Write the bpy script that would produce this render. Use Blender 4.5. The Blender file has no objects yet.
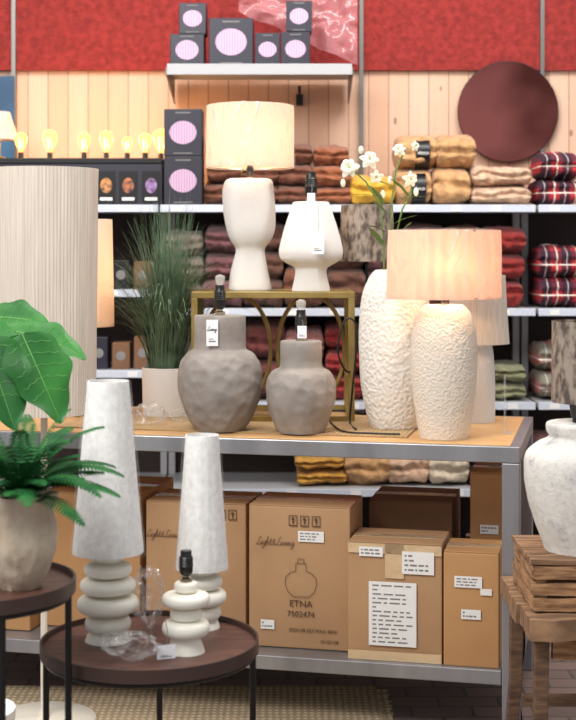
import bpy, math, random
from mathutils import Vector, Matrix, noise
random.seed(7)
F=1400.0; H=1.5; HY=250.0
pi=math.pi
S=bpy.context.scene
COL=S.collection
def X(px,d): return (px-288)*d/F
def Z(py,d): return H-(py-HY)*d/F
# ------------------------------------------------------------ materials
def lin(c):
    return tuple((v/255/12.92 if v/255<=.04045 else ((v/255+.055)/1.055)**2.4) for v in c)+(1,)
class NT:
    def __init__(s,name):
        s.m=bpy.data.materials.new(name); s.m.use_nodes=True; s.t=s.m.node_tree
        s.b=s.t.nodes['Principled BSDF']; s.out=s.t.nodes['Material Output']
        s.tc=s.t.nodes.new('ShaderNodeTexCoord').outputs['Object']
    def n(s,ty,**k):
        x=s.t.nodes.new(ty)
        for a,b in k.items():
            x.inputs[a.replace('_',' ')].default_value=b
        return x
    def l(s,a,b): s.t.links.new(a,b)
    def math(s,op,a,b=None,c=None):
        x=s.t.nodes.new('ShaderNodeMath'); x.operation=op
        for i,v in enumerate((a,b,c)):
            if v is None: continue
            if isinstance(v,(int,float)): x.inputs[i].default_value=v
            else: s.l(v,x.inputs[i])
        return x.outputs[0]
    def map(s,scale):
        x=s.t.nodes.new('ShaderNodeMapping'); x.inputs['Scale'].default_value=scale; s.l(s.tc,x.inputs[0]); return x.outputs[0]
    def mix(s,f,a,b,bt='MIX'):
        x=s.t.nodes.new('ShaderNodeMix'); x.data_type='RGBA'; x.blend_type=bt
        for i,v in ((0,f),(6,a),(7,b)):
            if isinstance(v,(int,float,tuple)): x.inputs[i].default_value=v
            else: s.l(v,x.inputs[i])
        return x.outputs[2]
    def rng(s,a,lo,hi):
        x=s.t.nodes.new('ShaderNodeMapRange'); x.inputs[1].default_value=lo; x.inputs[2].default_value=hi; s.l(a,x.inputs[0]); return x.outputs[0]
    def bump(s,h,st,dist,prev=None):
        x=s.t.nodes.new('ShaderNodeBump'); x.inputs['Strength'].default_value=st; x.inputs['Distance'].default_value=dist
        s.l(h,x.inputs['Height'])
        if prev is not None: s.l(prev,x.inputs['Normal'])
        return x.outputs[0]
def M(name,col,rough=.6,metal=0,col2=None,vs=6,bump=None,stretch=None,coat=0,emis=None,es=0,spec=.5,vor=None,transl=0,sharp=None,alpha=None,sheen=0,dist=0,nosample=False):
    n=NT(name); b=n.b
    c=lin(col); b.inputs['Base Color'].default_value=c
    b.inputs['Roughness'].default_value=rough; b.inputs['Metallic'].default_value=metal
    b.inputs['Specular IOR Level'].default_value=spec
    if sheen: b.inputs['Sheen Weight'].default_value=sheen
    co=n.map(stretch) if stretch else n.tc
    csock=None
    if col2:
        nz=n.n('ShaderNodeTexNoise',Scale=vs,Detail=6.0); nz.inputs['Distortion'].default_value=dist; n.l(co,nz.inputs[0])
        lo,hi=sharp or (.35,.65)
        csock=n.mix(n.rng(nz.outputs[0],lo,hi),c,lin(col2)); n.l(csock,b.inputs['Base Color'])
    nor=None
    if bump:
        nz=n.n('ShaderNodeTexNoise',Scale=bump[0],Detail=4.0); n.l(co,nz.inputs[0]); nor=n.bump(nz.outputs[0],bump[1],bump[2])
    if vor:
        v=n.n('ShaderNodeTexVoronoi',Scale=vor[0]); v.feature='SMOOTH_F1'; n.l(n.tc,v.inputs[0]); nor=n.bump(v.outputs[0],vor[1],vor[2],nor)
    if nor is not None: n.l(nor,b.inputs['Normal'])
    if coat:
        b.inputs['Coat Weight'].default_value=coat; b.inputs['Coat Roughness'].default_value=.12
    if emis: b.inputs['Emission Color'].default_value=lin(emis); b.inputs['Emission Strength'].default_value=es
    if transl:
        tr=n.n('ShaderNodeBsdfTranslucent'); 
        if csock is not None: n.l(csock,tr.inputs[0])
        else: tr.inputs[0].default_value=c
        if nor is not None: n.l(nor,tr.inputs['Normal'])
        mx=n.n('ShaderNodeMixShader'); mx.inputs[0].default_value=transl
        n.l(b.outputs[0],mx.inputs[1]); n.l(tr.outputs[0],mx.inputs[2]); n.l(mx.outputs[0],n.out.inputs[0])
    if alpha is not None: b.inputs['Alpha'].default_value=alpha
    if nosample: n.m.cycles.emission_sampling='NONE'
    return n.m
def M_planks():
    n=NT('pine_planks'); sp=n.n('ShaderNodeSeparateXYZ'); n.l(n.tc,sp.inputs[0])
    xs=n.math('DIVIDE',sp.outputs[0],.098); fr=n.math('FRACT',xs); fl=n.math('FLOOR',xs)
    wn=n.n('ShaderNodeTexWhiteNoise'); wn.noise_dimensions='1D'; n.l(fl,wn.inputs['W'])
    base=n.mix(wn.outputs[0],lin((214,172,144)),lin((226,192,168)))
    nz=n.n('ShaderNodeTexNoise',Scale=9,Detail=5.0); n.l(n.map((6,6,.5)),nz.inputs[0])
    base=n.mix(n.math('MULTIPLY',nz.outputs[0],.45),base,lin((196,148,116)))
    v=n.n('ShaderNodeTexVoronoi',Scale=6.5); n.l(n.map((1.3,1,.6)),v.inputs[0])
    k=n.math('LESS_THAN',v.outputs[0],.07); base=n.mix(n.math('MULTIPLY',k,.7),base,lin((130,78,50)))
    g=n.math('LESS_THAN',fr,.05); base=n.mix(n.math('MULTIPLY',g,.7),base,lin((120,80,60)))
    n.l(base,n.b.inputs[0]); n.b.inputs['Roughness'].default_value=.6
    return n.m
def M_brick():
    n=NT('paving_bricks'); br=n.n('ShaderNodeTexBrick',Scale=1.0,Color1=lin((136,112,104)),Color2=lin((100,86,82)),Mortar=lin((60,54,52)))
    br.inputs['Mortar Size'].default_value=.006; br.inputs['Brick Width'].default_value=.2; br.inputs['Row Height'].default_value=.1
    n.l(n.tc,br.inputs[0]); nz=n.n('ShaderNodeTexNoise',Scale=20,Detail=5.0); n.l(n.tc,nz.inputs[0])
    n.l(n.mix(n.math('MULTIPLY',nz.outputs[0],.5),br.outputs[0],lin((140,126,118))),n.b.inputs[0])
    n.l(n.bump(br.outputs[1],-.6,.004),n.b.inputs['Normal']); n.b.inputs['Roughness'].default_value=.55
    return n.m
def M_weave(name,c1,c2,sc,st=.6):
    n=NT(name)
    a=n.n('ShaderNodeTexWave',Scale=sc); a.bands_direction='X'; n.l(n.tc,a.inputs[0]); a.inputs['Distortion'].default_value=1.5
    b=n.n('ShaderNodeTexWave',Scale=sc*.8); b.bands_direction='Y'; n.l(n.tc,b.inputs[0]); b.inputs['Distortion'].default_value=1.5
    h=n.math('MULTIPLY',a.outputs[1],b.outputs[1])
    nz=n.n('ShaderNodeTexNoise',Scale=60,Detail=4.0); n.l(n.tc,nz.inputs[0])
    f=n.math('ADD',n.math('MULTIPLY',h,.7),n.math('MULTIPLY',nz.outputs[0],.4))
    n.l(n.mix(f,lin(c1),lin(c2)),n.b.inputs[0]); n.l(n.bump(h,st,.005),n.b.inputs['Normal']); n.b.inputs['Roughness'].default_value=.9
    return n.m
def M_plaid(name,base,c2,c3,sc=1.0):
    n=NT(name); sp=n.n('ShaderNodeSeparateXYZ'); n.l(n.tc,sp.inputs[0])
    def band(o,per,w,off=0): return n.math('LESS_THAN',n.math('FRACT',n.math('ADD',n.math('DIVIDE',o,per),off)),w)
    c=n.mix(n.math('MULTIPLY',band(sp.outputs[0],.085*sc,.5),.8),lin(base),lin(c2))
    c=n.mix(n.math('MULTIPLY',band(sp.outputs[2],.085*sc,.45,.15),.7),c,lin(c2))
    c=n.mix(n.math('MULTIPLY',band(sp.outputs[0],.085*sc,.07,.25),.9),c,lin(c3))
    c=n.mix(n.math('MULTIPLY',band(sp.outputs[0],.085*sc,.05,.75),.6),c,lin(c3))
    c=n.mix(n.math('MULTIPLY',band(sp.outputs[2],.085*sc,.06,.4),.9),c,lin(c3))
    n.l(c,n.b.inputs[0]); n.b.inputs['Roughness'].default_value=.95
    nz=n.n('ShaderNodeTexNoise',Scale=150,Detail=3.0); n.l(n.tc,nz.inputs[0]); n.l(n.bump(nz.outputs[0],.4,.003),n.b.inputs['Normal'])
    return n.m
def M_stripes(name,c1,c2,sc,d='X'):
    n=NT(name); a=n.n('ShaderNodeTexWave',Scale=sc); a.bands_direction=d; n.l(n.tc,a.inputs[0])
    n.l(n.mix(a.outputs[1],lin(c1),lin(c2)),n.b.inputs[0]); n.b.inputs['Roughness'].default_value=.5
    return n.m
def M_plastic(name='clear_plastic_film',base=.0,k1=.45,k2=.22,st=(1,1,1),sc=16,dmix=.4,col=(.8,.82,.84,1),gcol=(1,1,1,1),rough=.16,lo=.5,hi=.75):
    n=NT(name)
    tr=n.n('ShaderNodeBsdfTransparent'); gl=n.n('ShaderNodeBsdfGlossy'); gl.inputs['Roughness'].default_value=rough; gl.inputs[0].default_value=gcol
    df=n.n('ShaderNodeBsdfDiffuse'); df.inputs[0].default_value=col
    nz=n.n('ShaderNodeTexNoise',Scale=sc,Detail=2.0); nz.inputs['Distortion'].default_value=2.0; n.l(n.map(st),nz.inputs[0])
    bp=n.bump(nz.outputs[0],1.0,.02); n.l(bp,gl.inputs['Normal'])
    m1=n.n('ShaderNodeMixShader'); m1.inputs[0].default_value=dmix; n.l(gl.outputs[0],m1.inputs[1]); n.l(df.outputs[0],m1.inputs[2])
    lw=n.n('ShaderNodeLayerWeight'); lw.inputs[0].default_value=.35
    m2=n.n('ShaderNodeMixShader'); fr=n.math('ADD',n.math('ADD',n.math('MULTIPLY',lw.outputs[1],k1),n.math('MULTIPLY',n.rng(nz.outputs[0],lo,hi),k2)),base); n.l(fr,m2.inputs[0]); n.l(tr.outputs[0],m2.inputs[1]); n.l(m1.outputs[0],m2.inputs[2])
    n.l(m2.outputs[0],n.out.inputs[0]); return n.m
def M_distress():
    n=NT('distressed_whitewash')
    a=n.n('ShaderNodeTexNoise',Scale=60,Detail=8.0); a.inputs['Roughness'].default_value=.75; n.l(n.tc,a.inputs[0])
    b=n.n('ShaderNodeTexNoise',Scale=9,Detail=3.0); n.l(n.tc,b.inputs[0])
    f=n.math('ADD',n.math('MULTIPLY',a.outputs[0],.7),n.math('MULTIPLY',b.outputs[0],.3))
    c=n.mix(n.rng(f,.46,.64),lin((234,230,222)),lin((208,204,198)))
    c=n.mix(n.rng(f,.585,.63),c,lin((150,140,132)))
    c=n.mix(n.math('MULTIPLY',n.rng(b.outputs[0],.54,.68),.45),c,lin((170,174,182)))
    n.l(c,n.b.inputs[0]); n.b.inputs['Roughness'].default_value=1; n.b.inputs['Specular IOR Level'].default_value=.0
    n.l(n.bump(a.outputs[0],.7,.007),n.b.inputs['Normal']); return n.m

m={}
m['planks']=M_planks(); m['brick']=M_brick()
m['red']=M('red_panel',(194,48,60),1,spec=0)
m['post']=M('grey_post',(120,116,112),.4,.6)
m['darkback']=M('dark_back_panel',(48,36,32),.8)
m['shelf']=M('white_shelf_enamel',(176,176,178),.4)
m['rail']=M('price_rail_plastic',(206,212,224),.35)
m['steel']=M('brushed_steel',(168,168,172),.36,.6,col2=(146,146,150),vs=8,stretch=(1,1,.1))
m['oak']=M('light_oak',(216,174,122),.5,col2=(192,146,94),vs=10,stretch=(1,9,1))
m['jute']=M_weave('woven_jute',(150,118,78),(212,182,138),22)
m['rug']=M_weave('jute_rug_weave',(140,118,90),(222,200,166),14)
m['gold']=M('aged_brass',(172,148,88),.42,.55,col2=(144,122,68),vs=12)
m['grayclay']=M('grey_stone_glaze',(156,148,141),.85,col2=(138,130,123),vs=14,bump=(90,.4,.003),spec=.25)
m['whiteclay']=M('white_matte_ceramic',(222,218,213),.9,bump=(70,.3,.003),spec=.15)
m['creamgloss']=M('cream_glazed_ceramic',(246,242,228),.4,coat=.15)
m['pebble']=M('pebbled_white_plaster',(228,222,212),.85,vor=(85,.8,.007))
m['pebble2']=M('fine_pebbled_cream_plaster',(224,212,196),.85,vor=(130,.7,.005))
m['shadelit']=M('cream_fabric_shade',(246,230,214),.9,transl=.5)
m['shadepeach']=M('peach_fabric_shade',(248,222,204),.9,transl=.5)
m['shadebig']=M('ribbed_linen_shade',(230,218,204),.95,col2=(212,199,184),vs=22,stretch=(9,9,.15),transl=.15,spec=.1)
m['shadewrap']=M('boucle_shade_in_plastic',(250,248,244),.9,col2=(234,232,228),vs=70,vor=(190,.35,.0016),transl=.1)
m['shadebrown']=M('mottled_brown_shade',(164,148,132),.5,col2=(88,74,64),vs=26,stretch=(2,2,1),bump=(50,.4,.003),transl=.1,coat=.4,sharp=(.42,.6))
m['black']=M('black_metal',(24,23,23),.4,.3)
m['rimbrown']=M('dark_brown_rim',(66,48,42),.4)
m['blackpl']=M('black_plastic',(22,22,22),.35)
m['chrome']=M('chrome_collar',(190,180,160),.2,1)
m['glass']=M('clear_bulb_glass',(235,230,220),.08,spec=.8,alpha=.35)
m['bulb']=M('glowing_bulb',(255,225,170),.3,emis=(255,222,180),es=185)
m['amberglass']=M('amber_bulb_glass',(255,190,110),.08,alpha=.4,emis=(255,156,56),es=2.4,nosample=True)
m['amber']=M('amber_filament',(255,190,90),.2,emis=(255,190,100),es=20,nosample=True)
m['potwhite']=M('white_plant_pot',(254,253,251),.5)
m['pottan']=M('sandy_ceramic_pot',(208,194,172),.85,col2=(184,166,144),vs=14,bump=(40,.7,.006))
m['soil']=M('potting_soil',(48,34,26),.95,bump=(60,1,.01))
m['grass']=M('green_grass_blades',(118,144,114),.5,col2=(66,94,70),vs=14)
m['fern']=M('fern_green',(48,112,54),.7,col2=(28,84,44),vs=12,spec=.2)
m['leaf']=M('glossy_green_leaf',(54,132,48),.4,col2=(28,94,36),vs=6,transl=.2)
m['vein']=M('pale_leaf_vein',(104,164,80),.5)
m['stem']=M('green_stem',(100,130,70),.6)
m['petal']=M('cream_white_petal',(242,242,226),.6,transl=.3)
m['pollen']=M('green_flower_centre',(176,186,96),.7)
m['bark']=M('brown_stem',(94,76,56),.8)
m['walnut']=M('dark_walnut',(108,72,60),.4,col2=(80,52,44),vs=9,stretch=(1,7,1))
m['card']=M('corrugated_cardboard',(188,148,108),.75,col2=(172,132,94),vs=3,bump=(30,.15,.003))
m['card2']=M('orange_cardboard',(196,148,98),.7,col2=(182,134,86),vs=3,bump=(30,.15,.003))
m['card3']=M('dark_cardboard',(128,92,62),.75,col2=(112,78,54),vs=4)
m['tape']=M('clear_brown_tape',(214,184,144),.12,coat=.9,bump=(24,.7,.01))
m['paper']=M('white_paper_label',(238,236,232),.6)
m['tagp']=M('grey_white_tag_paper',(250,250,252),.4)
m['ink']=M('black_ink',(40,34,30),.7)
m['inkg']=M('grey_print_ink',(130,126,124),.7)
m['inkb']=M('brown_ink',(88,62,42),.7)
m['navy']=M('dark_navy_carton',(36,34,48),.4)
m['ltnpic']=M_stripes('printed_lantern_picture',(220,184,210),(168,132,164),26,'X')
m['plastic']=M_plastic(k1=.35,k2=.35,sc=14)
m['wrap']=M_plastic('wrapping_film',base=.0,k1=.10,k2=.24,st=(2,2,.8),sc=8,dmix=.4)
m['wrap2']=M_plastic('glossy_wrapping_film',base=.0,k1=.10,k2=.16,st=(2.4,2.4,.6),sc=9,dmix=.5,col=(.95,.96,.97,1),rough=.28,lo=.5,hi=.72)
m['pinkfilm']=M_plastic('pink_tinted_film',base=.22,k1=.1,k2=.25,sc=3,dmix=.85,col=(.85,.40,.43,1),gcol=(1,.8,.8,1),lo=.3,hi=.8)
m['oldwood']=M('weathered_wood',(184,140,100),.9,col2=(122,88,62),vs=12,stretch=(1,1,6),bump=(50,.6,.004))
m['darkwood']=M('dark_weathered_wood',(122,92,68),.9,col2=(84,62,48),vs=12,stretch=(1,1,6),bump=(50,.6,.004))
m['oldwoodh']=M('weathered_wood_slat',(188,144,102),.9,col2=(124,88,60),vs=12,stretch=(1,6,8),bump=(50,.6,.004))
m['oldwood2']=M('weathered_wood_top',(168,130,96),.9,col2=(112,84,62),vs=11,stretch=(.6,6,1),bump=(50,.6,.004))
m['distress']=M_distress()
m['mirror']=M('bronze_mirror',(150,86,80),.03,1)
m['acryl']=M('clear_acrylic',(230,232,235),.08,alpha=.25)
m['cable']=M('cable_black',(20,20,20),.5)
m['bluesign']=M('blue_poster',(34,70,104),.5,col2=(50,100,140),vs=3)
m['floorlamp']=M('cream_metal',(228,220,204),.5)
BL={'choc':(132,82,62),'maroon':(116,62,58),'rust':(172,104,70),'must':(226,166,74),'yell':(242,188,66),'tan':(220,170,118),'peach':(236,196,164),'red':(162,56,52),'green':(150,150,114),'cream':(232,214,188),'brown':(118,80,66),'rose':(190,128,120),'grey':(144,128,116),'plum':(130,86,88),'dtan':(190,144,102)}
for k,v in BL.items(): m[k]=M('plush_fleece_'+k,v,.95,col2=tuple(int(a*.82) for a in v),vs=32,bump=(120,.9,.01),sheen=.2,spec=.15)
m['plaid']=M_plaid('red_navy_plaid',(176,46,52),(30,30,50),(236,226,212),1.1)
m['plaid2']=M_plaid('pink_grey_plaid',(200,124,120),(120,126,112),(236,222,208),1.1)
# ------------------------------------------------------------ mesh builder
class MB:
    def __init__(s): s.v=[]; s.f=[]
    def add(s,vs,fs):
        o=len(s.v); s.v+= [tuple(v) for v in vs]; s.f+=[tuple(i+o for i in f) for f in fs]; return s
    def box(s,c,d):
        vs=[]
        for a in(-.5,.5):
            for b in(-.5,.5):
                for e in(-.5,.5): vs.append(Vector(c)+Vector((a*d[0],b*d[1],e*d[2])))
        return s.add(vs,[(0,1,3,2),(4,6,7,5),(0,4,5,1),(2,3,7,6),(0,2,6,4),(1,5,7,3)])
    def b2(s,x0,x1,y0,y1,z0,z1): return s.box(((x0+x1)/2,(y0+y1)/2,(z0+z1)/2),(abs(x1-x0),abs(y1-y0),abs(z1-z0)))
    def rough(s,x0,x1,y0,y1,z0,z1,amp=.003,sd=0,step=.03):
        nx=max(2,int((x1-x0)/step)); ny=max(1,int((y1-y0)/step)); nz=max(1,int((z1-z0)/step)); idx={}; vs=[]; fs=[]
        def P(i,j,k):
            if (i,j,k) not in idx:
                p=Vector((x0+(x1-x0)*i/nx,y0+(y1-y0)*j/ny,z0+(z1-z0)*k/nz)); q=p*14+Vector((sd*7.3,sd*3.1,sd))
                idx[(i,j,k)]=len(vs); vs.append(p+Vector((noise.noise(q),noise.noise(q+Vector((9,0,0))),noise.noise(q+Vector((0,9,0)))))*amp)
            return idx[(i,j,k)]
        for i in range(nx):
            for j in range(ny):
                for k in(0,nz): fs.append((P(i,j,k),P(i+1,j,k),P(i+1,j+1,k),P(i,j+1,k)))
            for k in range(nz):
                for j in(0,ny): fs.append((P(i,j,k),P(i+1,j,k),P(i+1,j,k+1),P(i,j,k+1)))
        for j in range(ny):
            for k in range(nz):
                for i in(0,nx): fs.append((P(i,j,k),P(i,j+1,k),P(i,j+1,k+1),P(i,j,k+1)))
        return s.add(vs,fs)
    def lathe(s,prof,n=40,c=(0,0,0),fn=None,loop=False,sx=1,sy=1,pw=1):
        vs=[];fs=[];k=len(prof)
        for (r,z) in prof:
            for j in range(n):
                t=2*pi*j/n; rr=r+(fn(t,z,r) if fn and r>1e-3 else 0)
                cx,cy=math.cos(t),math.sin(t)
                if pw!=1: cx=math.copysign(abs(cx)**pw,cx); cy=math.copysign(abs(cy)**pw,cy)
                vs.append((c[0]+rr*cx*sx,c[1]+rr*cy*sy,c[2]+z))
        for i in range(k if loop else k-1):
            i2=(i+1)%k
            for j in range(n):
                a=i*n+j;b=i*n+(j+1)%n;cc=i2*n+(j+1)%n;d=i2*n+j
                fs.append((a,b,cc,d))
        if not loop:
            if prof[0][0]>1e-4: fs.append(tuple(range(n))[::-1])
            if prof[-1][0]>1e-4: fs.append(tuple((k-1)*n+j for j in range(n)))
        return s.add(vs,fs)
    def tube(s,pts,r,n=8,closed=False,square=False):
        pts=[Vector(p) for p in pts]; k=len(pts); vs=[];fs=[]
        if square: n=4
        rs=r if isinstance(r,(list,tuple)) else [r]*k
        up=None
        for i,p in enumerate(pts):
            if closed: t=(pts[(i+1)%k]-pts[i-1]).normalized()
            else: t=(pts[min(i+1,k-1)]-pts[max(i-1,0)]).normalized()
            if up is None:
                up=Vector((0,0,1)) if abs(t.z)<.9 else Vector((0,1,0))
            a=t.cross(up)
            if a.length<1e-5: a=t.cross(Vector((1,0,0)))
            a.normalize(); b=a.cross(t).normalized(); up=b
            for j in range(n):
                q=2*pi*(j+(.5 if square else 0))/n
                vs.append(p+(a*math.cos(q)+b*math.sin(q))*rs[i])
        for i in range(k if closed else k-1):
            i2=(i+1)%k
            for j in range(n): fs.append((i*n+j,i*n+(j+1)%n,i2*n+(j+1)%n,i2*n+j))
        if not closed: fs.append(tuple(range(n))[::-1]); fs.append(tuple((k-1)*n+j for j in range(n)))
        return s.add(vs,fs)
    def sphere(s,c,r,n=16,sc=(1,1,1)):
        vs=[];fs=[];k=n//2
        for i in range(k+1):
            a=-pi/2+pi*i/k
            for j in range(n):
                t=2*pi*j/n; p=Vector((math.cos(a)*math.cos(t),math.cos(a)*math.sin(t),math.sin(a)))
                vs.append((c[0]+p.x*r*sc[0],c[1]+p.y*r*sc[1],c[2]+p.z*r*sc[2]))
        for i in range(k):
            for j in range(n): fs.append((i*n+j,i*n+(j+1)%n,(i+1)*n+(j+1)%n,(i+1)*n+j))
        return s.add(vs,fs)
    def obj(s,name,mat,parent=None,smooth=True,bevel=0,loc=None,rz=0,sharp=50):
        me=bpy.data.meshes.new(name); me.from_pydata(s.v,[],s.f)
        me.materials.append(mat)
        import bmesh
        bm=bmesh.new(); bm.from_mesh(me); bmesh.ops.remove_doubles(bm,verts=bm.verts,dist=1e-6)
        bmesh.ops.dissolve_degenerate(bm,edges=bm.edges,dist=1e-7)
        if len(bm.faces): bmesh.ops.recalc_face_normals(bm,faces=bm.faces)
        bm.to_mesh(me); bm.free()
        if smooth: me.shade_smooth()
        o=bpy.data.objects.new(name,me); COL.objects.link(o)
        if parent is not None: o.parent=parent
        if loc: o.location=loc
        if rz: o.rotation_euler[2]=rz
        if bevel: q=o.modifiers.new('b','BEVEL'); q.width=bevel; q.segments=2; q.limit_method='ANGLE'
        if smooth and sharp: me.set_sharp_from_angle(angle=math.radians(sharp))
        return o
def E(name,loc,label,cat,rz=0,group=None):
    o=bpy.data.objects.new(name,None); o.empty_display_size=.05; COL.objects.link(o); o.location=loc; o.rotation_euler[2]=rz
    o['label']=label; o['category']=cat
    if group: o['group']=group
    return o
def tag(o,label,cat,group=None,kind=None):
    if kind=='structure': o['kind']=kind; return o
    o['label']=label; o['category']=cat
    if group: o['group']=group
    if kind: o['kind']=kind
    return o
def text(s,size,mat,parent,loc,name='printed_text',shear=0,align='CENTER',rx=pi/2,rz=0,wx=1):
    cu=bpy.data.curves.new('t','FONT'); cu.body=s; cu.size=size; cu.align_x=align; cu.extrude=.0003; cu.shear=shear
    o=bpy.data.objects.new('t',cu); COL.objects.link(o); bpy.context.view_layer.update()
    me=bpy.data.meshes.new_from_object(o.evaluated_get(bpy.context.evaluated_depsgraph_get()))
    bpy.data.objects.remove(o); 
    me.materials.clear(); me.materials.append(mat)
    q=bpy.data.objects.new(name,me); COL.objects.link(q); q.parent=parent; q.location=loc; q.rotation_euler=(rx,0,rz); q.scale=(wx,1,1); return q
GL={'L':(.62,[[(.62,.85),(.5,1.05),(.36,.95),(.32,.5),(.15,.02),(.02,.08),(.15,.14),(.45,-.02),(.72,.12)]]),
'i':(.26,[[(0,.1),(.12,.42),(.1,.1),(.18,0),(.3,.15)],[(.15,.6),(.17,.63)]]),
'g':(.42,[[(.34,.38),(.15,.45),(.02,.2),(.15,.02),(.33,.3),(.36,.42),(.3,-.35),(.12,-.5),(.05,-.35),(.46,.12)]]),
'h':(.46,[[(0,.1),(.2,.6),(.25,1),(.15,1),(.08,.5),(.04,0),(.15,.35),(.3,.42),(.33,.1),(.4,0),(.5,.15)]]),
't':(.3,[[(0,.1),(.15,.5),(.2,.85),(.12,.2),(.2,0),(.34,.12)],[(0,.58),(.32,.62)]]),
'&':(.62,[[(.5,.0),(.2,.5),(.22,.7),(.38,.72),(.35,.5),(.08,.22),(.15,0),(.35,.05),(.55,.35)]]),
'v':(.38,[[(0,.35),(.08,.42),(.15,.02),(.32,.42),(.42,.35)]]),
'n':(.46,[[(0,.3),(.08,.42),(.07,0),(.2,.38),(.3,.4),(.32,.08),(.4,0),(.5,.15)]])}
def crv(V_,K=5):
    V_=[Vector(p) for p in V_]; out=[]
    for i in range(len(V_)-1):
        p0=V_[max(i-1,0)];p1=V_[i];p2=V_[i+1];p3=V_[min(i+2,len(V_)-1)]
        for k in range(K):
            t=k/K; out.append(.5*((2*p1)+(-p0+p2)*t+(2*p0-5*p1+4*p2-p3)*t*t+(-p0+3*p1-3*p2+p3)*t**3))
    out.append(V_[-1]); return out
def script(s,size,mat,parent,cx,y,z,r=.0009):
    W_=sum(GL[c][0] for c in s)*size; x=cx-W_/2; q=MB()
    for c in s:
        for st in GL[c][1]: q.tube(crv([(x+(px+py*.18)*size,y,z+py*size) for px,py in st],4),r,4)
        x+=GL[c][0]*size
    return q.obj('printed_script',mat,parent)
def smoothprof(p,k=5):
    out=[];n=len(p)
    for i in range(n-1):
        p0=p[max(i-1,0)];p1=p[i];p2=p[i+1];p3=p[min(i+2,n-1)]
        for j in range(k):
            t=j/k
            q=[.5*((2*p1[a])+(-p0[a]+p2[a])*t+(2*p0[a]-5*p1[a]+4*p2[a]-p3[a])*t*t+(-p0[a]+3*p1[a]-3*p2[a]+p3[a])*t**3) for a in(0,1)]
            out.append((max(q[0],0.0001),q[1]))
    out.append(p[-1]); return out
def pxprof(p,d,zb,sm=5):
    r=[(hw*d/F,Z(py,d)-zb) for hw,py in p]
    z0=r[-1][1]
    r=[(a,(z-z0)) for a,z in r]
    return smoothprof(r,sm) if sm else r
# ------------------------------------------------------------ room
o=MB().b2(-4,4,-1,7.2,-.1,0).obj('floor',m['brick'],smooth=False); tag(o,0,0,kind='structure')
WY=6.85
o=MB().b2(-4,4,WY,WY+.1,0,4.2).obj('wall_back',m['planks'],smooth=False); tag(o,0,0,kind='structure')
zr=Z(71,WY)
k=0
edges=[-60,15,361,541,640]
for a,b in zip(edges[:-1],edges[1:]):
    k+=1
    o=MB().b2(X(a,WY)+.012,X(b,WY)-.012,WY-.03,WY-.001,zr,4.2).obj('trim_%d'%k,m['red'],smooth=False); tag(o,0,0,kind='structure')
for a in edges[1:-1]:
    k+=1
    o=MB().b2(X(a,WY)-.01,X(a,WY)+.01,WY-.04,WY-.001,0.1,4.2).obj('trim_%d'%k,m['post'],smooth=False); tag(o,0,0,kind='structure')
o=MB().b2(X(296,6.8),X(303,6.8),6.8,6.85,Z(105,6.8),Z(94,6.8)).b2(X(298,6.8),X(301,6.8),6.78,6.8,Z(94,6.8),Z(86,6.8)).obj('wall_hook',m['black'],smooth=False,bevel=.003); tag(o,'small black metal hook fixed on the pine plank wall','hook')
# ------------------------------------------------------------ shelving
SD=6.3
ZA=Z(205,SD);ZB=Z(309,SD);ZC=Z(403,SD);ZD=Z(490,SD);ZL1=Z(290,SD);ZL2=Z(371,SD)
bays=[(-80,158,[ZA,ZL1,ZL2,ZD]),(160,536,[ZA,ZB,ZC,ZD]),(539,650,[ZA,ZB,ZC,ZD])]
for x0,x1,zs in bays:
    a=X(x0,SD);b=X(x1,SD)
    e=E('shelving_unit',((a+b)/2,SD+.27,0),'white metal shop shelving bay with price rails and dark back panel','shelving unit')
    w=(b-a)/2
    MB().b2(-w,w,.235,.25,.02,ZA).obj('back_panel',m['darkback'],e,False)
    for s in(-1,1): MB().b2(s*w-s*.03,s*w,.19,.235,.0,ZA).obj('upright',m['shelf'],e,False)
    MB().b2(-w,w,-.24,.23,0,.12).obj('plinth',m['darkback'],e,False)
    for z in zs:
        MB().b2(-w,w,-.25,.235,z-.025,z).obj('shelf_board',m['shelf'],e,False,bevel=.003)
        MB().b2(-w,w,-.262,-.2505,z-.032,z+.002).obj('price_rail',m['rail'],e,False,bevel=.002)
        q=-w+.05
        while q<w-.06:
            MB().b2(q,q+.045,-.2635,-.2622,z-.028,z-.004).obj('price_ticket',m['paper'],e,False); q+=random.uniform(.15,.35)
d=6.35; zt=Z(65,d); a=X(167,d); b=X(352,d)
e=E('wall_shelf',((a+b)/2,d+.24,zt),'narrow grey metal wall shelf carrying boxed lanterns','shelf'); w=(b-a)/2
MB().b2(-w,w,-.24,.22,-.012,0).obj('shelf_board',m['shelf'],e,False)
MB().b2(-w,w,-.25,-.2405,-.045,.005).obj('front_rail',m['shelf'],e,False,bevel=.002)
for s in(-1,1):
    q=MB(); xx=s*(w+.003)
    q.add([(xx-.003,-.245,-.012),(xx-.003,.22,-.012),(xx-.003,.22,-.13),(xx-.003,-.245,-.045),(xx+.003,-.245,-.012),(xx+.003,.22,-.012),(xx+.003,.22,-.13),(xx+.003,-.245,-.045)],[(0,1,2,3),(4,7,6,5),(0,4,5,1),(1,5,6,2),(2,6,7,3),(3,7,4,0)])
    q.obj('bracket',m['post'],e,False)
def disc(c,rx,rz,n=32):
    return MB().add([c]+[(c[0]+rx*math.cos(2*pi*i/n),c[1],c[2]+rz*math.sin(2*pi*i/n)) for i in range(n)],[(0,1+i,1+(i+1)%n) for i in range(n)])
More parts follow.
